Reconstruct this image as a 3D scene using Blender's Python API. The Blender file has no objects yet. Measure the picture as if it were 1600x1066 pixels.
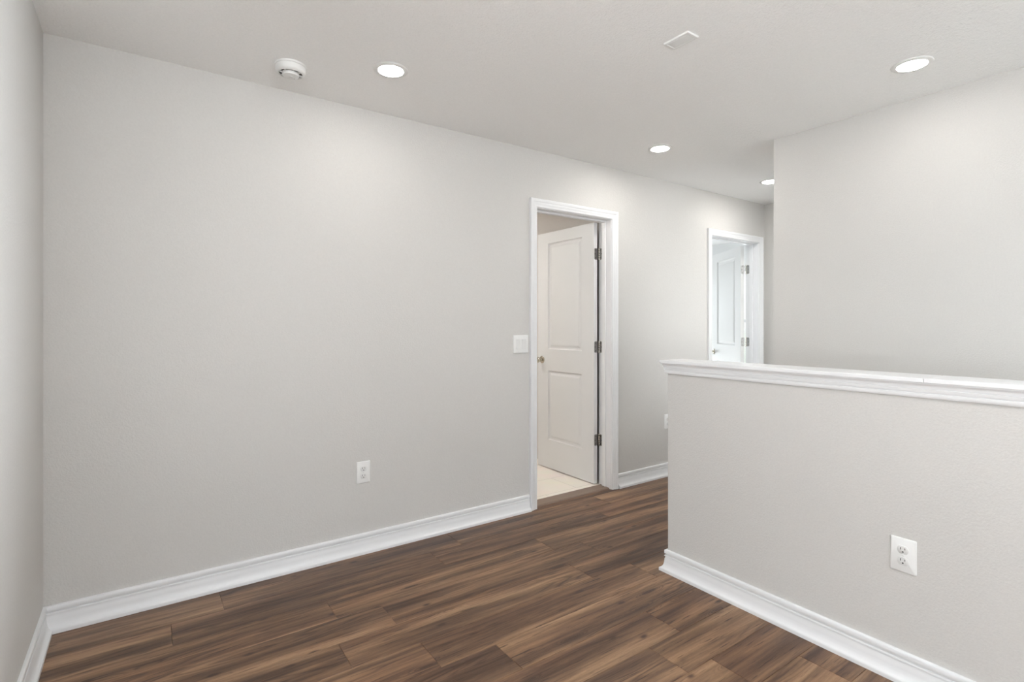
import bpy, bmesh, math, random
from mathutils import Vector
random.seed(7)
sc = bpy.context.scene
COL = sc.collection
# ------------------------------------------------------------------ camera
F_PX, CY = 823.32, 506.3
cam_d = bpy.data.cameras.new('camera')
cam = bpy.data.objects.new('camera', cam_d)
COL.objects.link(cam)
cam_d.sensor_width = 36.0
cam_d.lens = F_PX / 1600.0 * 36.0
cam_d.shift_x = 0.0
cam_d.shift_y = -(533.0 - CY) / 1600.0
cam_d.clip_start = 0.02
cam.location = (0, 0, 1.2571)
YAW = math.radians(54.96)            # angle between the view axis and +X (towards +Y)
# view axis: (cos yaw, sin yaw) -> rotation about Z = yaw - 90 deg
cam.rotation_euler = (math.pi/2, 0, YAW - math.pi/2)
sc.camera = cam
# ------------------------------------------------------------------ exposure
sc.view_settings.view_transform = 'Standard'
sc.view_settings.look = 'None'
sc.view_settings.gamma = 1.0
sc.view_settings.use_curve_mapping = False
sc.view_settings.exposure = 0.0
LAMP_FAR = 165.0
LAMP_HALL, FILL_LOFT, FILL_BATH = 82.0, 230.0, 800.0      # radiance of the ceiling light lenses; loft and bath ones are added fill
FILL_WEST, FILL_FRONT, DAY_BED, FILL_BED2 = 4.6, 3.4, 11.0, 2.0    # radiance of the bedroom daylight and of the added windows
UP_WEST, UP_FRONT, UP_BED, UP_BED2, FILL_STAIR, FILL_HALL, UP_HALL, UP_STAIR = 13.0, 14.5, 10.0, 14.0, 86.0, 1.0, 140.0, 9.0   # added stair and hall window light, and added lamps shining up through the openings
SKY = 1.3
# ------------------------------------------------------------------ world (daylight outside)
w = bpy.data.worlds.new('daylight'); sc.world = w; w.use_nodes = True
nt = w.node_tree; nt.nodes.clear()
wo = nt.nodes.new('ShaderNodeOutputWorld'); bg = nt.nodes.new('ShaderNodeBackground')
tc = nt.nodes.new('ShaderNodeTexCoord'); sep = nt.nodes.new('ShaderNodeSeparateXYZ')
rmp = nt.nodes.new('ShaderNodeValToRGB'); mr = nt.nodes.new('ShaderNodeMapRange')
nt.links.new(tc.outputs['Generated'], sep.inputs[0])
nt.links.new(sep.outputs['Z'], mr.inputs['Value'])
mr.inputs['From Min'].default_value = -1; mr.inputs['From Max'].default_value = 1
nt.links.new(mr.outputs[0], rmp.inputs[0]); nt.links.new(rmp.outputs[0], bg.inputs['Color'])
e = rmp.color_ramp.elements
e[0].position = 0.0; e[0].color = (.50, .52, .46, 1)
e[1].position = 1.0; e[1].color = (.72, .84, 1.0, 1)
x = e.new(0.49); x.color = (.70, .76, .70, 1)
x = e.new(0.52); x.color = (.95, .98, 1.0, 1)
bg.inputs['Strength'].default_value = SKY
nt.links.new(bg.outputs[0], wo.inputs['Surface'])

# ------------------------------------------------------------------ layout (metres)
H = 2.44                      # ceiling height
D = 2.843                     # main wall face
WT = .122                     # wall thickness
DB = D + WT                   # far face of main wall
LX = -.330                    # left wall face
HX, HY, HB = 2.191, 1.743, 2.316   # half wall: near face, end, far face
SX, SY = 3.319, 1.806         # stair wall face and its corner
EX = 5.052                    # end of the hall
RX, RY = -3.0, -2.4           # far corner of the loft behind the camera

# ------------------------------------------------------------------ materials
def newmat(name):
    m = bpy.data.materials.new(name); m.use_nodes = True
    nt = m.node_tree; b = nt.nodes['Principled BSDF']
    return m, nt, b
def plain(name, col, rough=.5, metal=0.0, spec=.5):
    m, nt, b = newmat(name)
    b.inputs['Base Color'].default_value = (*col, 1)
    b.inputs['Roughness'].default_value = rough
    b.inputs['Metallic'].default_value = metal
    b.inputs['Specular IOR Level'].default_value = spec
    # faint mottling so that no surface is perfectly even
    t = nt.nodes.new('ShaderNodeTexCoord'); n = nt.nodes.new('ShaderNodeTexNoise')
    n.inputs['Scale'].default_value = 30; n.inputs['Detail'].default_value = 2
    mp = nt.nodes.new('ShaderNodeMapRange')
    mp.inputs['To Min'].default_value = max(0, rough-.04); mp.inputs['To Max'].default_value = min(1, rough+.04)
    nt.links.new(t.outputs['Object'], n.inputs['Vector']); nt.links.new(n.outputs[0], mp.inputs['Value'])
    nt.links.new(mp.outputs[0], b.inputs['Roughness'])
    return m
def textured_paint(name, col, scale, dist, rough=.6, spec=.3, big=.35, cvar=.02):
    m, nt, b = newmat(name)
    b.inputs['Roughness'].default_value = rough
    b.inputs['Specular IOR Level'].default_value = spec
    t = nt.nodes.new('ShaderNodeTexCoord')
    n1 = nt.nodes.new('ShaderNodeTexNoise'); n1.inputs['Scale'].default_value = scale
    n1.inputs['Detail'].default_value = 3; n1.inputs['Roughness'].default_value = .55
    n2 = nt.nodes.new('ShaderNodeTexNoise'); n2.inputs['Scale'].default_value = scale*.28
    n2.inputs['Detail'].default_value = 2
    for n in (n1, n2): nt.links.new(t.outputs['Object'], n.inputs['Vector'])
    ad = nt.nodes.new('ShaderNodeMath'); ad.operation = 'MULTIPLY_ADD'
    nt.links.new(n2.outputs[0], ad.inputs[0]); ad.inputs[1].default_value = big
    nt.links.new(n1.outputs[0], ad.inputs[2])
    bp = nt.nodes.new('ShaderNodeBump'); bp.inputs['Strength'].default_value = 1.0
    bp.inputs['Distance'].default_value = dist
    nt.links.new(ad.outputs[0], bp.inputs['Height']); nt.links.new(bp.outputs[0], b.inputs['Normal'])
    r = nt.nodes.new('ShaderNodeMix'); r.data_type = 'RGBA'
    a = tuple(c*(1-cvar) for c in col); d = tuple(min(1, c*(1+cvar)) for c in col)
    r.inputs[6].default_value = (*a, 1); r.inputs[7].default_value = (*d, 1)
    nt.links.new(n1.outputs[0], r.inputs[0]); nt.links.new(r.outputs[2], b.inputs['Base Color'])
    return m
M_WALL = textured_paint('wall_paint_greige', (.622, .604, .580), 150, .0012, cvar=.05)
M_CEIL = textured_paint('ceiling_paint', (.930, .924, .912), 120, .0026, rough=.75, big=.9, cvar=.05)
M_BATHWALL = textured_paint('bath_wall_paint', (.60, .565, .53), 150, .0008)
M_BEDWALL = textured_paint('bedroom_wall_paint', (.80, .805, .80), 150, .0008)
M_TRIM = plain('white_trim_paint', (.80, .80, .805), .32)
M_DOOR = plain('door_paint', (.73, .725, .715), .38)
M_PLATE = plain('white_plastic', (.80, .795, .78), .3)
M_FACE = plain('receptacle_plastic', (.76, .755, .74), .3)
M_SLOT = plain('dark_slot', (.03, .028, .026), .6)
M_STEEL = plain('satin_nickel', (.33, .32, .305), .34, 1.0)
M_NICKEL = plain('polished_nickel', (.62, .58, .50), .16, 1.0)
M_TILE = None
def tile_mat():
    m, nt, b = newmat('beige_tile')
    t = nt.nodes.new('ShaderNodeTexCoord')
    br = nt.nodes.new('ShaderNodeTexBrick'); br.offset = .5
    br.inputs['Scale'].default_value = 1; br.inputs['Brick Width'].default_value = .6
    br.inputs['Row Height'].default_value = .3; br.inputs['Mortar Size'].default_value = .002
    br.inputs['Color1'].default_value = (.90, .82, .73, 1); br.inputs['Color2'].default_value = (.92, .84, .75, 1)
    br.inputs['Mortar'].default_value = (.62, .56, .50, 1)
    n = nt.nodes.new('ShaderNodeTexNoise'); n.inputs['Scale'].default_value = 6; n.inputs['Detail'].default_value = 5
    mx = nt.nodes.new('ShaderNodeMix'); mx.data_type = 'RGBA'; mx.blend_type = 'MULTIPLY'
    mx.inputs[0].default_value = .12
    nt.links.new(t.outputs['Object'], br.inputs['Vector']); nt.links.new(t.outputs['Object'], n.inputs['Vector'])
    nt.links.new(br.outputs['Color'], mx.inputs[6]); nt.links.new(n.outputs['Color'], mx.inputs[7])
    nt.links.new(mx.outputs[2], b.inputs['Base Color'])
    b.inputs['Roughness'].default_value = .4
    return m
M_TILE = tile_mat()
M_CARPET = textured_paint('bedroom_carpet', (.74, .72, .68), 400, .003, rough=.95, spec=.1)
def lens_mat(name, LAMP):
    m, nt, b = newmat(name)
    b.inputs['Base Color'].default_value = (.9, .9, .9, 1)
    b.inputs['Emission Color'].default_value = (1.0, .972, .935, 1)
    b.inputs['Emission Strength'].default_value = LAMP
    return m
M_LENS = lens_mat('light_lens', LAMP_HALL)
M_LENS_STAIR = lens_mat('stair_light_lens', LAMP_HALL*.78)
M_LENS_FAR = lens_mat('hall_light_lens', LAMP_FAR)
M_FILL_LOFT = lens_mat('loft_fill_lens', FILL_LOFT)
M_FILL_BATH = lens_mat('bath_fill_lens', FILL_BATH)
def glass_mat():
    m, nt, b = newmat('window_glass')
    nt.nodes.remove(b)
    o = nt.nodes['Material Output']
    tr = nt.nodes.new('ShaderNodeBsdfTransparent'); gl = nt.nodes.new('ShaderNodeBsdfGlossy')
    gl.inputs['Roughness'].default_value = .02
    fr = nt.nodes.new('ShaderNodeFresnel'); mx = nt.nodes.new('ShaderNodeMixShader')
    nt.links.new(fr.outputs[0], mx.inputs[0]); nt.links.new(tr.outputs[0], mx.inputs[1])
    nt.links.new(gl.outputs[0], mx.inputs[2]); nt.links.new(mx.outputs[0], o.inputs['Surface'])
    return m
M_GLASS = glass_mat()

def wood_mat(name='walnut_plank_laminate', plank=True):
    m, nt, b = newmat(name)
    N, L = nt.nodes, nt.links
    def math_(op, a, bb=None, c=None):
        n = N.new('ShaderNodeMath'); n.operation = op
        for i, v in enumerate((a, bb, c)):
            if v is None: continue
            if isinstance(v, (int, float)): n.inputs[i].default_value = v
            else: L.new(v, n.inputs[i])
        return n.outputs[0]
    uv = N.new('ShaderNodeUVMap'); uv.uv_map = 'plank'
    at = N.new('ShaderNodeAttribute'); at.attribute_name = 'rnd'; at.attribute_type = 'GEOMETRY'
    sp = N.new('ShaderNodeSeparateXYZ'); L.new(uv.outputs[0], sp.inputs[0])
    rs = N.new('ShaderNodeSeparateColor'); L.new(at.outputs['Color'], rs.inputs[0])
    r1, r2, r3 = rs.outputs[0], rs.outputs[1], rs.outputs[2]
    u = math_('ADD', sp.outputs[0], math_('MULTIPLY', r1, 37.0))
    v = math_('ADD', sp.outputs[1], math_('MULTIPLY', r2, 11.0))
    def coord(su, sv, off=0.0):
        c = N.new('ShaderNodeCombineXYZ')
        L.new(math_('MULTIPLY', u, su), c.inputs[0]); L.new(math_('MULTIPLY', v, sv), c.inputs[1])
        c.inputs[2].default_value = off
        return c.outputs[0]
    def noise(vec, detail=3, rough=.5, dist=0.0, out=0):
        n = N.new('ShaderNodeTexNoise'); n.inputs['Scale'].default_value = 1
        n.inputs['Detail'].default_value = detail; n.inputs['Roughness'].default_value = rough
        n.inputs['Distortion'].default_value = dist
        L.new(vec, n.inputs['Vector']); return n.outputs[out]
    # gentle warp of the across direction makes the streaks swing
    warp = noise(coord(1.6, 3.0, 5.0), 2)
    v2 = math_('ADD', v, math_('MULTIPLY', math_('SUBTRACT', warp, .5), .035))
    def coord2(su, sv, off=0.0):
        c = N.new('ShaderNodeCombineXYZ')
        L.new(math_('MULTIPLY', u, su), c.inputs[0]); L.new(math_('MULTIPLY', v2, sv), c.inputs[1])
        c.inputs[2].default_value = off
        return c.outputs[0]
    # knots
    vo = N.new('ShaderNodeTexVoronoi'); vo.inputs['Scale'].default_value = 1; vo.feature = 'F1'
    kv = coord(2.0, 10.0, 2.0); L.new(kv, vo.inputs['Vector'])
    kd = vo.outputs['Distance']
    kc = N.new('ShaderNodeSeparateColor'); L.new(vo.outputs['Color'], kc.inputs[0])
    gate = math_('GREATER_THAN', kc.outputs[0], .28)
    knotbump = math_('MULTIPLY', gate, math_('POWER', 2.718, math_('MULTIPLY', math_('MULTIPLY', kd, kd), -52.0)))
    broad = noise(coord2(.95, 13.0), 3, .55)
    mid = noise(coord2(1.6, 62.0, 1.0), 4, .6)
    fine = noise(coord2(9.0, 380.0, 3.0), 3, .6)
    fleck = noise(coord(45.0, 520.0, 4.0), 2, .5)
    # contour lines of a smooth field = cathedral grain; knots push the contours around themselves
    field = math_('ADD', math_('ADD', math_('MULTIPLY', noise(coord2(.9, 9.0, 7.0), 1.5, .4), 1.0), math_('MULTIPLY', knotbump, .36)),
                  math_('MULTIPLY', noise(coord(6.0, 60.0, 8.0), 2), .035))
    ring = math_('PINGPONG', math_('MULTIPLY', field, 15.0), .5)
    ringd = N.new('ShaderNodeMapRange'); L.new(ring, ringd.inputs['Value'])
    ringd.inputs['From Min'].default_value = 0.0; ringd.inputs['From Max'].default_value = .26
    ringd.inputs['To Min'].default_value = 1.0; ringd.inputs['To Max'].default_value = 0.0
    ringmask = N.new('ShaderNodeMapRange')     # rings fade in and out along the board
    L.new(noise(coord(1.1, 10.0, 12.0), 2), ringmask.inputs['Value'])
    ringmask.inputs['From Min'].default_value = .48; ringmask.inputs['From Max'].default_value = .68
    rings = math_('MULTIPLY', ringd.outputs[0], math_('MAXIMUM', ringmask.outputs[0], math_('MINIMUM', math_('MULTIPLY', knotbump, 1.6), 1.0)))
    tone = math_('ADD', math_('MULTIPLY', broad, .78), math_('MULTIPLY', mid, .30))
    tone = math_('ADD', tone, math_('MULTIPLY', fine, .10))
    tone = math_('ADD', tone, math_('MULTIPLY', math_('SUBTRACT', r3, .5), .10))
    tone = math_('SUBTRACT', tone, math_('MULTIPLY', rings, .145))
    tone = math_('ADD', tone, .025)
    tone = math_('SUBTRACT', tone, math_('MULTIPLY', math_('POWER', knotbump, 4.0), .62))
    # small dark knots
    vk = N.new('ShaderNodeTexVoronoi'); vk.inputs['Scale'].default_value = 1; vk.feature = 'F1'
    L.new(coord(6.5, 15.0, 31.0), vk.inputs['Vector'])
    ks = N.new('ShaderNodeSeparateColor'); L.new(vk.outputs['Color'], ks.inputs[0])
    kk = math_('MULTIPLY', math_('GREATER_THAN', ks.outputs[1], .74), math_('POWER', 2.718, math_('MULTIPLY', math_('MULTIPLY', vk.outputs['Distance'], vk.outputs['Distance']), -85.0)))
    tone = math_('SUBTRACT', tone, math_('MULTIPLY', kk, .30))
    # short dark checks along the grain
    crk = N.new('ShaderNodeMapRange'); L.new(noise(coord2(6.0, 130.0, 15.0), 2, .5), crk.inputs['Value'])
    crk.inputs['From Min'].default_value = .62; crk.inputs['From Max'].default_value = .71
    tone = math_('SUBTRACT', tone, math_('MULTIPLY', crk.outputs[0], .22))
    cr = N.new('ShaderNodeValToRGB'); L.new(tone, cr.inputs[0])
    el = cr.color_ramp.elements
    el[0].position = .42; el[0].color = WOOD[0]
    el[1].position = .82; el[1].color = WOOD[4]
    for p, c in ((.53, WOOD[1]), (.61, WOOD[2]), (.69, WOOD[3])):
        q = el.new(p); q.color = c
    # slow drift of hue between warm and grey-violet boards
    hue = N.new('ShaderNodeMix'); hue.data_type = 'RGBA'; hue.blend_type = 'MULTIPLY'
    hue.inputs[7].default_value = (.93, .87, .86, 1)
    hm = N.new('ShaderNodeMapRange'); L.new(noise(coord(.5, 5.0, 20.0), 2), hm.inputs['Value'])
    hm.inputs['From Min'].default_value = .42; hm.inputs['From Max'].default_value = .62
    L.new(hm.outputs[0], hue.inputs[0]); L.new(cr.outputs[0], hue.inputs[6])
    fl = N.new('ShaderNodeMix'); fl.data_type = 'RGBA'; fl.blend_type = 'MULTIPLY'; fl.inputs[0].default_value = 1
    fm = N.new('ShaderNodeMapRange'); L.new(fleck, fm.inputs['Value'])
    fm.inputs['From Min'].default_value = .35; fm.inputs['From Max'].default_value = .62
    fm.inputs['To Min'].default_value = .86; fm.inputs['To Max'].default_value = 1.04
    cc = N.new('ShaderNodeCombineColor')
    for i in range(3): L.new(fm.outputs[0], cc.inputs[i])
    L.new(hue.outputs[2], fl.inputs[6]); L.new(cc.outputs[0], fl.inputs[7])
    L.new(fl.outputs[2], b.inputs['Base Color'])
    ro = N.new('ShaderNodeMapRange'); L.new(mid, ro.inputs['Value'])
    ro.inputs['To Min'].default_value = .44; ro.inputs['To Max'].default_value = .34
    L.new(ro.outputs[0], b.inputs['Roughness'])
    b.inputs['Specular IOR Level'].default_value = .44
    bp = N.new('ShaderNodeBump'); bp.inputs['Distance'].default_value = .0006; bp.inputs['Strength'].default_value = .7
    L.new(math_('ADD', fine, math_('MULTIPLY', rings, -.5)), bp.inputs['Height']); L.new(bp.outputs[0], b.inputs['Normal'])
    return m
WOOD = [(.050, .024, .013, 1), (.108, .057, .031, 1), (.174, .097, .052, 1), (.270, .159, .087, 1), (.42, .262, .148, 1)]
M_WOOD = wood_mat()
M_SUB = plain('plank_joint_dark', (.07, .045, .03), .8)
M_THRESH = plain('threshold_laminate', (.20, .14, .105), .4)

# ------------------------------------------------------------------ mesh helpers
def link(name, bm, mat, parent=None, smooth=False, bevel=0.0, seg=2):
    me = bpy.data.meshes.new(name)
    bmesh.ops.recalc_face_normals(bm, faces=bm.faces)
    bm.to_mesh(me); bm.free()
    for m in (mat if isinstance(mat, (list, tuple)) else [mat]): me.materials.append(m)
    o = bpy.data.objects.new(name, me); COL.objects.link(o)
    if smooth:
        for p in me.polygons: p.use_smooth = True
        try: me.set_sharp_from_angle(angle=math.radians(38))
        except Exception: pass
    if bevel:
        md = o.modifiers.new('bevel', 'BEVEL'); md.width = bevel; md.segments = seg; md.limit_method = 'ANGLE'
        md.angle_limit = math.radians(40); md.harden_normals = False
    if parent: o.parent = parent
    return o
def box(bm, x0, x1, y0, y1, z0, z1):
    v = [bm.verts.new(p) for p in ((x0,y0,z0),(x1,y0,z0),(x1,y1,z0),(x0,y1,z0),(x0,y0,z1),(x1,y0,z1),(x1,y1,z1),(x0,y1,z1))]
    for f in ((0,3,2,1),(4,5,6,7),(0,1,5,4),(1,2,6,5),(2,3,7,6),(3,0,4,7)):
        bm.faces.new([v[i] for i in f])
def boxes(*bs):
    bm = bmesh.new()
    for b in bs: box(bm, *b)
    return bm
def structure(o, label, cat):
    o['kind'] = 'structure'; o['label'] = label; o['category'] = cat
    return o
def tag(o, label, cat, group=None):
    o['label'] = label; o['category'] = cat
    if group: o['group'] = group
    return o
def empty(name, loc=(0,0,0), rz=0.0, rx=0.0):
    o = bpy.data.objects.new(name, None); COL.objects.link(o)
    o.empty_display_size = .05
    o.location = loc; o.rotation_euler = (rx, 0, rz)
    return o
def sweep(bm, path, prof, mapf, side=1, only=None):
    """Mitred sweep of profile (offset, height) along a 2-D path; mapf(a, b, h) -> 3-D.
    only = list of segment indices to build (mitres still follow the whole path)."""
    n = len(path); rings = []
    dirs = []
    for i in range(n-1):
        d = Vector((path[i+1][0]-path[i][0], path[i+1][1]-path[i][1])).normalized(); dirs.append(d)
    for i in range(n):
        if i == 0: d0 = d1 = dirs[0]
        elif i == n-1: d0 = d1 = dirs[-1]
        else: d0, d1 = dirs[i-1], dirs[i]
        n0 = Vector((-d0.y, d0.x))*side; n1 = Vector((-d1.y, d1.x))*side
        m = (n0+n1); m = m / m.dot(n0)
        rings.append((path[i], m))
    segs = range(n-1) if only is None else only
    for s in segs:
        r = []
        for k in (s, s+1):
            p, m = rings[k]
            r.append([bm.verts.new(mapf(p[0]+m.x*o, p[1]+m.y*o, h)) for o, h in prof])
        c = len(prof)
        for j in range(c):
            bm.faces.new((r[0][j], r[0][(j+1) % c], r[1][(j+1) % c], r[1][j]))
        bm.faces.new(r[0]); bm.faces.new(list(reversed(r[1])))
def lathe(bm, prof, cx=0, cy=0, cz=0, seg=48, axis='Z', caps=True):
    rings = []
    for r, h in prof:
        ring = []
        for i in range(seg):
            a = 2*math.pi*i/seg
            x, y = r*math.cos(a), r*math.sin(a)
            p = (cx+x, cy+y, cz+h) if axis == 'Z' else ((cx+h, cy+x, cz+y) if axis == 'X' else (cx+x, cy+h, cz+y))
            ring.append(bm.verts.new(p))
        rings.append(ring)
    for a, b in zip(rings, rings[1:]):
        for i in range(seg):
            j = (i+1) % seg
            bm.faces.new((a[i], a[j], b[j], b[i]))
    if caps:
        bm.faces.new(rings[0]); bm.faces.new(rings[-1])
def rrect(w, h, r, n=6):
    pts = []
    for cx, cy, a0 in ((w/2-r, h/2-r, 0), (-w/2+r, h/2-r, 90), (-w/2+r, -h/2+r, 180), (w/2-r, -h/2+r, 270)):
        for k in range(n+1):
            a = math.radians(a0+90*k/n); pts.append((cx+r*math.cos(a), cy+r*math.sin(a)))
    return pts
def slab(bm, pts_levels, cx=0, cz=0):
    """Stack of outlines in the XZ plane: [(pts, y), ...], front towards -Y, closed at both ends."""
    rs = [[bm.verts.new((cx+a, y, cz+b)) for a, b in pts] for pts, y in pts_levels]
    for a, b in zip(rs, rs[1:]):
        n = len(a)
        for i in range(n):
            j = (i+1) % n; bm.faces.new((a[i], a[j], b[j], b[i]))
    bm.faces.new(rs[0]); bm.faces.new(rs[-1])

# ------------------------------------------------------------------ floor of planks
def plank_floor():
    bm = bmesh.new()
    uvl = bm.loops.layers.uv.new('plank'); cl = bm.loops.layers.float_color.new('rnd')
    pitch, length, gap = .1795, 1.197, .0007
    y_ref = 1.549
    seams = {0: 1.134, 1: .897, 2: .629, 3: .872, 4: .681, 5: .097, 6: .294, -1: 1.800-length, -2: 1.610-length, -3: .55, -4: 2.037-length, -5: .33}
    rr = random.Random(11)
    k = math.floor((RY - y_ref)/pitch)
    while True:
        y0 = y_ref + k*pitch; y1 = y0+pitch
        if y0 > DB: break
        s = seams.get(k, rr.uniform(0, length))
        ya, yb = max(y0, RY), min(y1, D+.022)
        xmax = HB-.03 if yb < HY+.05 else EX+.02
        xa = RX
        i = math.floor((RX - s)/length)
        while yb > ya+.01:
            x0, x1 = s+i*length, s+(i+1)*length
            i += 1
            if x1 < RX: continue
            if x0 > xmax: break
            c = (rr.random(), rr.random(), rr.random(), 1)
            a0, a1 = max(x0, RX)+gap/2, min(x1, xmax)-gap/2
            b0, b1 = ya+gap/2, yb-gap/2
            if a1-a0 < .005 or b1-b0 < .004: continue
            bev = .0008
            top = [(a0+bev, b0+bev, 0), (a1-bev, b0+bev, 0), (a1-bev, b1-bev, 0), (a0+bev, b1-bev, 0)]
            low = [(a0, b0, -.0012), (a1, b0, -.0012), (a1, b1, -.0012), (a0, b1, -.0012)]
            bot = [(p[0], p[1], -.006) for p in low]
            V = [[bm.verts.new(p) for p in q] for q in (top, low, bot)]
            fs = [bm.faces.new(V[0])]
            for A, B in ((0, 1), (1, 2)):
                for j in range(4):
                    q = (j+1) % 4; fs.append(bm.faces.new((V[A][j], V[B][j], V[B][q], V[A][q])))
            for f in fs:
                for lp in f.loops:
                    co = lp.vert.co
                    lp[uvl].uv = (co.x-x0, co.y-y0); lp[cl] = c
        k += 1
    o = link('floor', bm, M_WOOD)
    return structure(o, 'brown wood-look plank floor with long grey-brown boards', 'floor')
floor = plank_floor()
o = link('plank_underlay', boxes((RX, HB-.03, RY, HY+.05, -.05, -.004), (RX, EX+.02, HY+.05, D+.02, -.05, -.004)), M_SUB, floor)

# ------------------------------------------------------------------ ceiling
structure(link('ceiling', boxes((RX-.1, 7.2, RY-.1, 6.4, H, H+.1)), M_CEIL), 'pale grey textured ceiling', 'ceiling')

# ------------------------------------------------------------------ walls
J1L, J1R = 2.199, 2.910          # first door opening between jamb faces
J2L, J2R = 4.176, 4.940          # second door
HD = 2.047                       # underside of head jamb
JT = .018
def wall(name, label, *bs, mat=M_WALL, bevel=0):
    return structure(link(name, boxes(*bs), mat, bevel=bevel), label, 'wall')
wall('wall_back', 'long pale greige wall with two open white doors',
     (LX-.1, J1L-JT, D, DB, 0, H), (J1L-JT, J1R+JT, D, DB, HD+JT, H), (J1R+JT, J2L-JT, D, DB, 0, H),
     (J2L-JT, J2R+JT, D, DB, HD+JT, H), (J2R+JT, EX+.1, D, DB, 0, H))
wall('wall_left', 'greige wall at the left edge of the room', (LX-.1, LX, 1.30, D, 0, H))
def window_wall(name, label, axis, pos, thick, a0, a1, win, mat=M_WALL):
    """wall in plane axis=pos (x or y) spanning a0..a1 with one opening win=(w0,w1,z0,z1)"""
    w0, w1, z0, z1 = win
    p0, p1 = sorted((pos, pos+thick))
    bs = [(a0, w0, 0, H), (w1, a1, 0, H), (w0, w1, 0, z0), (w0, w1, z1, H)]
    bm = bmesh.new()
    for a, b, c, d in bs:
        if axis == 'y': box(bm, a, b, p0, p1, c, d)
        else: box(bm, p0, p1, a, b, c, d)
    return structure(link(name, bm, mat), label, 'wall')
wall('wall_half', 'chest-high greige half wall guarding the stairs', (HX, HB, RY, HY, 0, 1.02), bevel=.004)
STW = (-1.75, -.35, 1.0, 2.15)
wall('wall_right', 'tall greige wall behind the half wall and stairs', (SX, SX+.12, STW[1], SY, -2.6, H), (SX, SX+.12, RY, STW[0], -2.6, H),
     (SX, SX+.12, STW[0], STW[1], -2.6, STW[2]), (SX, SX+.12, STW[0], STW[1], STW[3], H))
window_wall('wall_hall_side', 'greige side wall of the hallway', 'y', SY, -.12, SX+.12, EX, (3.62, 4.86, .55, 2.15))
wall('wall_hall_end', 'greige wall closing the end of the hallway', (EX, EX+.1, SY-.12, D, 0, H))
# loft behind the camera: window openings added to brighten the view
window_wall('wall_west', 'greige wall with an added window at the far side of the loft', 'x', RX, -.12, RY, D, (-2.0, 2.4, .90, 2.30))
window_wall('wall_front', 'greige wall with an added window behind the viewpoint', 'y', RY, -.12, RX, SX+.12, (-2.6, 1.9, .90, 2.30))
wall('wall_loft_back', 'greige wall of the loft nook', (RX, LX-.1, D, DB, 0, H))
# bathroom
wall('wall_bath', 'warm greige bathroom walls', (.9, 1.0, DB, 5.3, 0, H), (2.985, 3.12, DB, 5.3, 0, H), (.9, 3.12, 5.2, 5.3, 0, H), mat=M_BATHWALL)
structure(link('floor_bathroom', boxes((1.0, 2.985, DB-.012, 5.2, -.05, .012)), M_TILE), 'beige tile floor inside the first doorway', 'floor')
# bedroom
wall('wall_bedroom_left', 'white bedroom wall', (3.60, 3.70, DB, 6.3, 0, H), mat=M_BEDWALL)
window_wall('wall_bedroom_right', 'bright bedroom wall with a window', 'x', 7.0, .12, DB, 6.3, (3.30, 5.1, .55, 2.05), mat=M_BEDWALL)
window_wall('wall_bedroom_back', 'bright bedroom wall facing the doorway', 'y', 6.2, .12, 3.7, 7.0, (5.25, 6.85, .20, 2.05), mat=M_BEDWALL)
wall('wall_bedroom_front', 'bedroom side of the hall end wall', (EX+.1, 7.12, D, DB, 0, H), mat=M_BEDWALL)
structure(link('floor_bedroom', boxes((3.7, 7.0, D+.03, 6.2, -.05, .004)), M_CARPET), 'beige bedroom floor', 'floor')
# stairs going down between the half wall and the tall wall
bm = bmesh.new()
for i in range(13):
    y1 = HY+.05-.27*i
    z = -.185*(i+1)
    box(bm, HB, SX, y1-.27, y1, z-.185, z)
box(bm, HB-.125, HB-.002, RY, HY, -2.6, -.055)
structure(link('floor_stairwell', bm, M_CARPET), 'carpeted steps going down behind the half wall', 'stairs')

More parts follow.
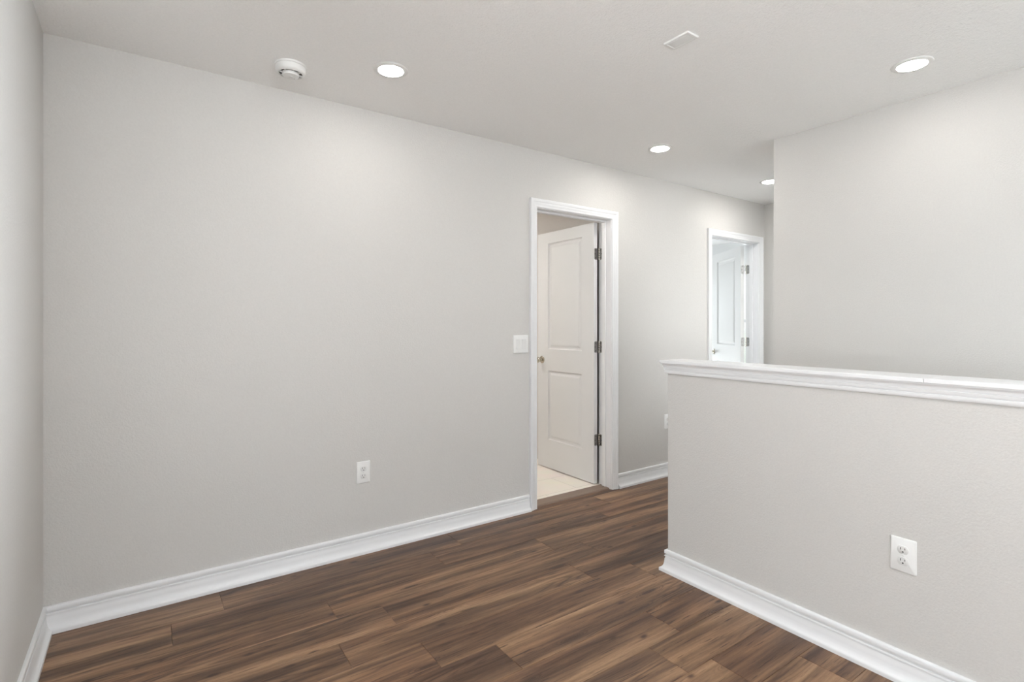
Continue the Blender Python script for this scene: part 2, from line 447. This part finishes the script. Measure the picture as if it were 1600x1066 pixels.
def window_unit(name, label, axis, pos, thick, win, portal_dir, rad, up, dist=1.25, drop=.45, depth=1.6, rise=.75):
    w0, w1, z0, z1 = win
    fr = bmesh.new(); t = .045
    p = pos + thick*.5; p0, p1 = p-.03, p+.03
    def bx(bm, a, b, c, d, q0, q1):
        if axis == 'y': box(bm, a, b, q0, q1, c, d)
        else: box(bm, q0, q1, a, b, c, d)
    mid = (z0+z1)/2
    for a, b, c, d in ((w0, w0+t, z0, z1), (w1-t, w1, z0, z1), (w0+t, w1-t, z0, z0+t), (w0+t, w1-t, z1-t, z1), (w0+t, w1-t, mid-t/2, mid+t/2)):
        bx(fr, a, b, c, d, p0, p1)
    r = empty(name, (0, 0, 0)); structure(r, label, 'window')
    link('window_frame', fr, M_TRIM, r, bevel=.003)
    g = bmesh.new(); bx(g, w0+t, w1-t, z0+t, z1-t, p-.003, p+.003)
    link('window_pane', g, M_GLASS, r)
    s = bmesh.new()
    sg = 1 if portal_dir > 0 else -1
    q0, q1 = sorted((pos - thick*.02, pos + sg*.03))
    bx(s, w0-.02, w1+.02, z0-.025, z0-.001, q0, q1)
    link('window_sill', s, M_TRIM, r, bevel=.003)
    ld = bpy.data.lights.new('daylight', 'AREA'); ld.shape = 'RECTANGLE'
    ld.size = w1-w0; ld.size_y = z1-z0; ld.color = (.86, .94, 1.0)
    ld.energy = rad*ld.size*ld.size_y*math.pi
    lo = bpy.data.objects.new('daylight', ld); COL.objects.link(lo)
    c = ((w0+w1)/2, (z0+z1)/2); q = pos + thick*1.02
    lo.location = (c[0], q, c[1]) if axis == 'y' else (q, c[0], c[1])
    d = Vector((0, portal_dir, 0)) if axis == 'y' else Vector((portal_dir, 0, 0))
    lo.rotation_euler = d.to_track_quat('-Z', 'Y').to_euler()
    # added lamp to brighten the ceiling, standing in for light off the ground: lies outside, below the sill, and shines up through the opening
    lg = bpy.data.lights.new('upward_fill', 'AREA'); lg.shape = 'RECTANGLE'
    lg.size = w1-w0; lg.size_y = depth; lg.color = (.985, .99, 1.0)
    lg.energy = up*lg.size*lg.size_y*math.pi
    go = bpy.data.objects.new('upward_fill', lg); COL.objects.link(go)
    gq = pos + thick*1.02 - portal_dir*dist
    go.location = (c[0], gq, z0-drop) if axis == 'y' else (gq, c[0], z0-drop)
    d2 = (d + Vector((0, 0, rise))).normalized()
    go.rotation_euler = d2.to_track_quat('-Z', 'Y').to_euler()
window_unit('window_1', 'bright bedroom window seen through the gap beside the open door', 'x', 7.0, .12, (3.30, 5.1, .55, 2.05), -1, DAY_BED, UP_BED)
window_unit('added_window_2', 'added unseen bedroom window on the wall opposite the doorway', 'y', 6.2, .12, (5.25, 6.85, .20, 2.05), -1, FILL_BED2, UP_BED2)  # second bedroom window, added to brighten the room past the door
window_unit('added_window_3', 'added unseen loft window on the side wall', 'x', RX, -.12, (-2.0, 2.4, .90, 2.30), 1, FILL_WEST, UP_WEST)  # unseen window added to light the half wall
window_unit('added_window_5', 'added stair window out of view on the tall wall', 'x', SX, .12, STW, -1, FILL_STAIR, UP_STAIR)  # unseen, added to brighten the left wall
window_unit('added_window_6', 'added hallway side window hidden behind the tall wall', 'y', SY, -.12, (3.62, 4.86, .55, 2.15), 1, FILL_HALL, UP_HALL, .45, 1.2, .6, 2.0)  # added out of view to lift the hall and its ceiling
window_unit('added_window_4', 'added unseen loft window behind the viewpoint', 'y', RY, -.12, (-2.6, 1.9, .90, 2.30), 1, FILL_FRONT, UP_FRONT)  # added behind the camera as fill for the back wall

# ------------------------------------------------------------------ baseboards
BH = .108
PROF = [(0, BH), (.0075, BH), (.0105, BH-.002), (.0118, BH-.005), (.0122, BH-.018), (.0112, BH-.021), (.0060, BH-.0222), (.0060, BH-.0272),
        (.0112, BH-.0285), (.0122, BH-.030), (.0122, BH-.034), (.0080, BH-.0352), (.0080, BH-.0395), (.0108, .062), (.0122, .046), (.0145, .034), (.018, .025), (.0235, .0185),
        (.0285, .0165), (.0305, .0145), (.031, .011), (.031, 0), (0, 0)]
def base(name, label, path, only=None, side=1):
    bm = bmesh.new()
    sweep(bm, path, PROF, lambda a, b, h: (a, b, h), side=side, only=only)
    return structure(link(name, bm, M_TRIM, smooth=True), label, 'baseboard')
main_path = [(LX-.1, 1.30), (LX, 1.30), (LX, D), (J1L-.066, D)]
base('baseboard_left', 'white moulded baseboard along the left wall', main_path, [0, 1], side=-1)
base('baseboard_back', 'white moulded baseboard along the back wall left of the first door', main_path, [2], side=-1)
base('baseboard_hall', 'white moulded baseboard between the two open doors', [(J1R+.067, D), (J2L-.067, D)], side=-1)
base('baseboard_half', 'white moulded baseboard around the foot of the half wall', [(HX, RY), (HX, HY), (HB, HY)], side=1)
base('baseboard_right', 'white baseboard along the hallway side wall', [(EX, SY), (SX, SY)], side=-1)

# ------------------------------------------------------------------ half wall cap
CAPZ = 1.073
CP = [(0, CAPZ-.016), (.0235, CAPZ-.016), (.0235, CAPZ-.0195), (.0195, CAPZ-.0235), (.0172, CAPZ-.029), (.0165, CAPZ-.034), (.0125, CAPZ-.0347), (.0125, CAPZ-.0372), (.0160, CAPZ-.0382),
      (.0150, CAPZ-.044), (.0130, CAPZ-.0495), (.0088, CAPZ-.0502), (.0088, CAPZ-.0530), (.0118, CAPZ-.0538), (.0118, CAPZ-.060), (.0100, CAPZ-.0655), (.0082, CAPZ-.0685), (0, CAPZ-.070)]
cap = empty('trim_1', ((HX+HB)/2, HY, 1.0)); structure(cap, 'white moulded cap rail on top of the half wall', 'trim')
def keep(o, parent):
    o.parent = parent; o.matrix_parent_inverse = parent.matrix_basis.inverted(); return o
bm = bmesh.new()
ov = .0295
sj = .66
box(bm, HX-ov, HB+ov, sj+.0004, HY+ov, CAPZ-.016, CAPZ)
box(bm, HX-ov, HB+ov, RY, sj-.0004, CAPZ-.016, CAPZ)
keep(link('cap_board', bm, M_TRIM, bevel=.0025, seg=3), cap)
bm = bmesh.new()
sweep(bm, [(HX, RY), (HX, HY), (HB, HY), (HB, RY)], CP, lambda a, b, h: (a, b, h), side=1)
keep(link('cap_moulding', bm, M_TRIM, smooth=True), cap)

# ------------------------------------------------------------------ doors
CW, CT = .058, .022
CAS = [(0, 0), (0, .010), (.003, .013), (.010, .0135), (.016, .0125), (.020, .0145), (.030, .017), (.034, .0165), (.037, .0200), (.045, .0222), (.054, .0222), (CW, .019), (CW, 0)]
def casing(bm, xl, xr, zt, y, sgn=-1):
    rv = .004
    path = [(xl-rv, 0), (xl-rv, zt+rv), (xr+rv, zt+rv), (xr+rv, 0)]
    sweep(bm, path, CAS, lambda a, b, h: (a, y+sgn*h, b), side=1)
def door_leaf(bm, w, h, t, panels):
    """leaf in local space: hinge edge at u=0, runs to u=w, z 0..h, faces at s=0 and s=t; panels=(u0,u1,z0,z1)."""
    us = sorted({0, w, panels[0][0], panels[0][1]})
    zs = sorted({0, h} | {z for p in panels for z in p[2:]})
    for s0, sg in ((0, 1), (t, -1)):
        def V(u, z, d): return bm.verts.new((u, s0+sg*d, z))
        for i in range(len(us)-1):
            for j in range(len(zs)-1):
                cell = (us[i], us[i+1], zs[j], zs[j+1])
                if cell in [tuple(p) for p in panels]:
                    rings = []
                    for ins, dep in ((0, 0), (.0015, .0045), (.005, .0085), (.010, .0108), (.019, .0108), (.022, .0100), (.034, .0042), (.040, .0018), (.044, .0015)):
                        a, b, c, d = cell[0]+ins, cell[1]-ins, cell[2]+ins, cell[3]-ins
                        rings.append([V(a, c, dep), V(b, c, dep), V(b, d, dep), V(a, d, dep)])
                    for A, B in zip(rings, rings[1:]):
                        for q in range(4):
                            r = (q+1) % 4; bm.faces.new((A[q], A[r], B[r], B[q]))
                    bm.faces.new(rings[-1])
                else:
                    bm.faces.new([V(cell[0], cell[2], 0), V(cell[1], cell[2], 0), V(cell[1], cell[3], 0), V(cell[0], cell[3], 0)])
    for (u0, u1, z0, z1) in ((0, 0, 0, h), (w, w, 0, h)):
        bm.faces.new([bm.verts.new(p) for p in ((u0, 0, z0), (u0, t, z0), (u0, t, z1), (u0, 0, z1))])
    for z in (0, h):
        bm.faces.new([bm.verts.new(p) for p in ((0, 0, z), (w, 0, z), (w, t, z), (0, t, z))])
    bmesh.ops.remove_doubles(bm, verts=bm.verts, dist=1e-5)
def make_door(name, label, xl, xr, zbot, extra=0.0):
    """open at 90 degrees into the room behind, hinged on the right jamb"""
    root = empty(name, (xl, D, 0)); structure(root, label, 'door')
    # jamb with stop
    bm = boxes((xl-JT, xl, D-.001, DB+.001, 0, HD+JT), (xr, xr+JT, D-.001, DB+.001, 0, HD+JT), (xl, xr, D-.001, DB+.001, HD, HD+JT))
    keep(link('door_jamb', bm, M_TRIM, bevel=.0012), root)
    ys0, ys1 = DB-.071, DB-.036
    bm = boxes((xl, xl+.011, ys0, ys1, 0, HD), (xr-.011, xr, ys0, ys1, 0, HD), (xl+.011, xr-.011, ys0, ys1, HD-.011, HD))
    keep(link('door_stop', bm, M_TRIM, bevel=.001), root)
    bm = bmesh.new(); casing(bm, xl, xr, HD, D, -1)
    keep(link('door_casing', bm, M_TRIM, smooth=True), root)
    bm = bmesh.new(); casing(bm, xl, xr, HD, DB, 1)
    keep(link('door_casing', bm, M_TRIM, smooth=True), root)
    # leaf: u -> +Y, s -> +X
    w = xr-xl-.006; t = .035
    px, py = xr+.001, DB+.006
    x0, y0 = px-.017-t, py+.003
    ce, se = math.cos(math.radians(extra)), math.sin(math.radians(extra))
    def swing(p):      # the open leaf turns about its hinge pin, away from the doorway
        dx, dy = p[0]-px, p[1]-py
        return (px+dx*ce+dy*se, py-dx*se+dy*ce, p[2])
    bm = bmesh.new()
    door_leaf(bm, w, 2.022, t, [(.137, .560*w/.705, .243, .838), (.137, .560*w/.705, 1.022, 1.928)])
    for v in bm.verts:
        u, s, z = v.co; v.co = swing((x0+s, y0+u, z+zbot))
    leaf = keep(link('door_leaf', bm, M_DOOR, smooth=True), root)
    leaf.data.set_sharp_from_angle(angle=math.radians(20))
    # hinges
    for zc in (1.800, 1.078, .356):
        hb = bmesh.new()
        # jamb plate and leaf plate with rounded corners
        pts = rrect(.032, .089, .012)
        def plate(mapf):
            a = [hb.verts.new(mapf(p, q, 0)) for p, q in pts]; b = [hb.verts.new(mapf(p, q, 1)) for p, q in pts]
            n = len(pts)
            for i in range(n): hb.faces.new((a[i], a[(i+1) % n], b[(i+1) % n], b[i]))
            hb.faces.new(a); hb.faces.new(b)
        plate(lambda p, q, k: (xr-.0022*k, DB-.0135+p, zc+q))
        plate(lambda p, q, k: swing((x0+.0205+p*1.06, y0-.0022*k, zc+q)))
        hg = keep(link('hinge', hb, M_STEEL, bevel=.0004), root); hg['label'] = 'satin nickel hinge'
        kb = bmesh.new()
        for k in range(5):
            lathe(kb, [(.0060, zc-.0445+k*.0178+.0004), (.0064, zc-.0445+k*.0178+.001), (.0064, zc-.0445+k*.0178+.0168), (.0060, zc-.0445+k*.0178+.0174)], px-.001, py-.002, 0, 16)
        lathe(kb, [(.0035, zc-.049), (.0055, zc-.047), (.0055, zc-.0447)], px-.001, py-.002, 0, 16)
        lathe(kb, [(.0055, zc+.0447), (.0055, zc+.047), (.0035, zc+.049)], px-.001, py-.002, 0, 16)
        q = link('hinge_barrel', kb, M_NICKEL, hg, smooth=True)
        sb = bmesh.new()
        for dz in (-.030, 0, .030):
            dy = -.004 if dz else -.010
            lathe(sb, [(.0038, -.0026), (.0030, -.0034), (.0012, -.0030)], xr, DB-.0135+dy, zc+dz, 12, axis='X')
            tb = bmesh.new()
            lathe(tb, [(.0038, -.0026), (.0030, -.0034), (.0012, -.0030)], x0+.0175-(0 if dz else .006), y0, zc+dz, 12, axis='Y')
            for v in tb.verts: v.co = swing(v.co)
            tm = bpy.data.meshes.new('tmp'); tb.to_mesh(tm); tb.free(); sb.from_mesh(tm); bpy.data.meshes.remove(tm)
        link('hinge_screws', sb, M_SLOT, hg)
    # knob both sides
    for sg, xf in ((-1, x0), (1, x0+t)):
        if sg == 1:
            prof = [(.032, 0), (.032, .004), (.028, .007), (.012, .010), (.011, .026), (.020, .034), (.0255, .044), (.0265, .052), (.023, .059), (.012, .063), (.001, .064)]
        else:
            prof = [(r, -hh) for r, hh in [(.032, 0), (.032, .004), (.028, .007), (.012, .010), (.011, .026), (.020, .034), (.0255, .044), (.0265, .052), (.023, .059), (.012, .063), (.001, .064)]]
        kb = bmesh.new(); lathe(kb, prof, xf, y0+w-.062, .946, 32, axis='X')
        for v in kb.verts: v.co = swing(v.co)
        kk = keep(link('door_knob', kb, M_NICKEL, smooth=True), root); kk['label'] = 'satin nickel round knob'
    return root
make_door('door_1', 'white two-panel door open onto a tiled room, nearest the viewpoint', J1L, J1R, .020)
make_door('door_2', 'white two-panel door open into a bright room at the hall end', J2L, J2R, .014, 35.0)

# threshold strip under the first door
bm = bmesh.new()
TP = [(0, 0), (.004, .006), (.012, .0095), (.085, .0135), (.094, .0135), (.094, 0)]
a = [bm.verts.new((J1L+.001, D+.014+o, h)) for o, h in TP]; b = [bm.verts.new((J1R-.001, D+.014+o, h)) for o, h in TP]
for i in range(len(TP)): bm.faces.new((a[i], a[(i+1) % len(TP)], b[(i+1) % len(TP)], b[i]))
bm.faces.new(a); bm.faces.new(b)
structure(link('trim_2', bm, M_THRESH), 'brown threshold strip between plank floor and tile', 'trim')

# ------------------------------------------------------------------ electrical plates (local space: wall plane y=0, front towards -Y)
def plate_part(root, w, h, name='cover_plate', r=.004, th=.0058):
    bm = bmesh.new()
    slab(bm, [(rrect(w, h, r), 0), (rrect(w, h, r), -th*.35), (rrect(w-.003, h-.003, r), -th*.75), (rrect(w-.008, h-.008, r*.8), -th)])
    return link(name, bm, M_PLATE, root, smooth=True)
def make_outlet(loc, rz, label):
    r = empty('wall_outlet', loc, rz); tag(r, label, 'outlet', 'duplex wall outlets')
    plate_part(r, .078, .120)
    for dz in (.0195, -.0195):
        bm = bmesh.new()
        # rounded face with flat top and bottom
        pts = []
        for i in range(40):
            a = 2*math.pi*i/40; x = .0172*math.cos(a); z = max(-.0142, min(.0142, .0172*math.sin(a)))
            pts.append((x, z))
        slab(bm, [(pts, -.004), (pts, -.0066), ([(x*.95, z*.95) for x, z in pts], -.0072)], 0, dz)
        f = link('receptacle', bm, M_FACE, r, smooth=True)
        sb = bmesh.new()
        box(sb, -.0075, -.0053, -.0076, -.0070, dz+.000, dz+.0085)
        box(sb, .0053, .0072, -.0076, -.0070, dz+.001, dz+.0075)
        lathe(sb, [(.0026, -.0076), (.0026, -.0068)], 0, 0, dz-.0068, 14, axis='Y')
        g = link('slots', sb, M_SLOT, f); g['label'] = 'dark plug slots'
    bm = bmesh.new(); lathe(bm, [(.0032, -.0055), (.0030, -.0068), (.0010, -.0070)], 0, 0, 0, 16, axis='Y')
    link('screw', bm, M_FACE, r, smooth=True)
    return r
make_outlet((.994, D, .4415), 0, 'white duplex outlet low on the long back wall, left of the first door')
make_outlet((HX, .7265, .444), -math.pi/2, 'white duplex outlet low on the half wall that guards the stairs')
make_outlet((3.568, D, .448), 0, 'white outlet mostly hidden behind the half wall corner, right of the first door')

def make_switch(loc):
    r = empty('light_switch', loc); tag(r, 'white two-rocker switch plate beside the first door casing', 'light switch')
    plate_part(r, .122, .120)
    for dx, tilt in ((-.023, 1), (.023, -1)):
        bm = bmesh.new(); box(bm, -.0175+dx, .0175+dx, -.0066, -.004, -.0345, .0345)
        fr = link('rocker_frame', bm, M_FACE, r, bevel=.0006)
        bm = bmesh.new()
        w, h = .0325, .0645
        a, b, c = (.0100, .0068, .0072) if tilt > 0 else (.0070, .0070, .0095)   # depth at bottom / middle / top
        vs = [(-w/2, -.004, -h/2), (w/2, -.004, -h/2), (w/2, -.004, h/2), (-w/2, -.004, h/2),
              (-w/2, -a, -h/2), (w/2, -a, -h/2), (w/2, -c, h/2), (-w/2, -c, h/2), (-w/2, -b, 0), (w/2, -b, 0)]
        V = [bm.verts.new((p[0]+dx, p[1], p[2])) for p in vs]
        for f in ((0, 1, 2, 3), (4, 5, 9, 8), (8, 9, 6, 7), (0, 1, 5, 4), (3, 2, 6, 7)): bm.faces.new([V[i] for i in f])
        bm.faces.new([V[i] for i in (0, 4, 8, 7, 3)]); bm.faces.new([V[i] for i in (1, 5, 9, 6, 2)])
        link('rocker', bm, M_FACE, r, bevel=.0006)
    for dx in (-.023, .023):
        for dz in (-.048, .048):
            bm = bmesh.new(); lathe(bm, [(.003, -.0052), (.0028, -.0064), (.001, -.0066)], dx, 0, dz, 14, axis='Y')
            link('screw', bm, M_FACE, r, smooth=True)
make_switch((2.064, D, 1.1225))

# small cover plate on the ceiling
r = empty('ceiling_cover_plate', (1.836, 1.392, H), math.radians(90), math.pi/2)
tag(r, 'small white rectangular cover plate set flat on the ceiling', 'cover plate')
bm = bmesh.new()
slab(bm, [(rrect(.121, .074, .003), 0), (rrect(.121, .074, .003), .0035), (rrect(.117, .070, .003), .0062), (rrect(.104, .057, .002), .0068), (rrect(.100, .053, .002), .0048), (rrect(.02, .01, .002), .0048)])
o = link('plate_frame', bm, M_PLATE, r, smooth=True)
bm = bmesh.new(); slab(bm, [(rrect(.092, .045, .002), .004), (rrect(.092, .045, .002), .0062), (rrect(.088, .041, .002), .0070)])
link('plate_insert', bm, M_FACE, r, smooth=True)
import mathutils
# local +Y (front) points down, local X runs along world Y
r.rotation_euler = mathutils.Matrix(((0, 0, -1), (1, 0, 0), (0, -1, 0))).to_euler()

# ------------------------------------------------------------------ ceiling lights
def make_light(x, y, label, lens=M_LENS):
    r = empty('recessed_ceiling_light', (x, y, H)); tag(r, label, 'ceiling light', 'round recessed ceiling lights')
    bm = bmesh.new()
    lathe(bm, [(.080, 0), (.0795, -.002), (.077, -.0040), (.068, -.0055), (.0585, -.006), (.0570, -.004), (.0570, 0)], seg=64, caps=False)
    link('trim_ring', bm, M_PLATE, r, smooth=True)
    bm = bmesh.new()
    lathe(bm, [(.0568, -.002), (.0565, -.0052), (.052, -.0068), (.040, -.0080), (.020, -.0087), (.001, -.0090)], seg=64)
    o = link('light_lens', bm, lens, r, smooth=True); o['label'] = 'glowing white lens'
    return r
make_light(.947, 2.333, 'lit round ceiling light beside the smoke detector')
make_light(2.873, .920, 'lit round ceiling light above the stairs at the upper right', M_LENS_STAIR)
make_light(2.853, 2.333, 'lit round ceiling light above the hallway in front of the first door', M_LENS_FAR)
make_light(4.262, 2.350, 'farthest lit ceiling light, half hidden by the corner of the tall wall', M_LENS_FAR)
for p in ((.947, .10), (-1.6, .10), (.947, -1.7), (-1.6, 1.7)):  # unseen fill lamps added behind the camera
    make_light(p[0], p[1], 'added unseen ceiling light filling the loft behind the viewpoint', M_FILL_LOFT)
make_light(1.75, 4.1, 'added unseen ceiling light brightening the tiled room', M_FILL_BATH)  # unseen lamp added to light the first door leaf and tiles

# ------------------------------------------------------------------ smoke detector
r = empty('smoke_detector', (.555, 2.555, H)); tag(r, 'round white smoke detector on the ceiling near the back wall', 'smoke detector')
bm = bmesh.new()
lathe(bm, [(.0665, 0), (.0665, -.008), (.064, -.010)], seg=64)
link('mounting_plate', bm, M_PLATE, r, smooth=True)
bm = bmesh.new()
lathe(bm, [(.0610, -.008), (.0645, -.011), (.0645, -.029), (.0620, -.036), (.0565, -.0405), (.0520, -.0415), (.0505, -.0405), (.0505, -.030), (.001, -.030)], seg=64)
link('housing', bm, M_PLATE, r, smooth=True)
bm = bmesh.new()
lathe(bm, [(.0500, -.0302), (.0500, -.0345), (.030, -.0345), (.030, -.0302)], seg=64, caps=False)
link('sensor_slot', bm, M_SLOT, r)
bm = bmesh.new()
for i in range(8):
    a = 2*math.pi*i/8; ca, sa = math.cos(a), math.sin(a)
    vs = []
    for rr_, tt, zz in ((.034, -.0012, -.030), (.0515, -.0012, -.030), (.0515, .0012, -.030), (.034, .0012, -.030), (.034, -.0012, -.0425), (.0515, -.0012, -.0405), (.0515, .0012, -.0405), (.034, .0012, -.0425)):
        vs.append(bm.verts.new((rr_*ca-tt*sa, rr_*sa+tt*ca, zz)))
    for f in ((0, 3, 2, 1), (4, 5, 6, 7), (0, 1, 5, 4), (1, 2, 6, 5), (2, 3, 7, 6), (3, 0, 4, 7)): bm.faces.new([vs[k] for k in f])
lathe(bm, [(.0345, -.0302), (.0345, -.0330), (.0370, -.0330), (.0370, -.0302)], seg=48, caps=False)
link('grille', bm, M_PLATE, r)
bm = bmesh.new()
lathe(bm, [(.036, -.030), (.0365, -.047), (.034, -.0505), (.020, -.0525), (.001, -.053)], seg=48)
cp_ = link('sensor_cap', bm, M_PLATE, r, smooth=True)
bm = bmesh.new(); lathe(bm, [(.010, -.0520), (.0095, -.0540), (.001, -.0542)], seg=32)
link('test_button', bm, M_FACE, cp_, smooth=True)
bm = bmesh.new(); lathe(bm, [(.0016, -.0515), (.0014, -.0530)], .018, .012, 0, seg=12)
link('indicator', bm, M_SLOT, cp_)
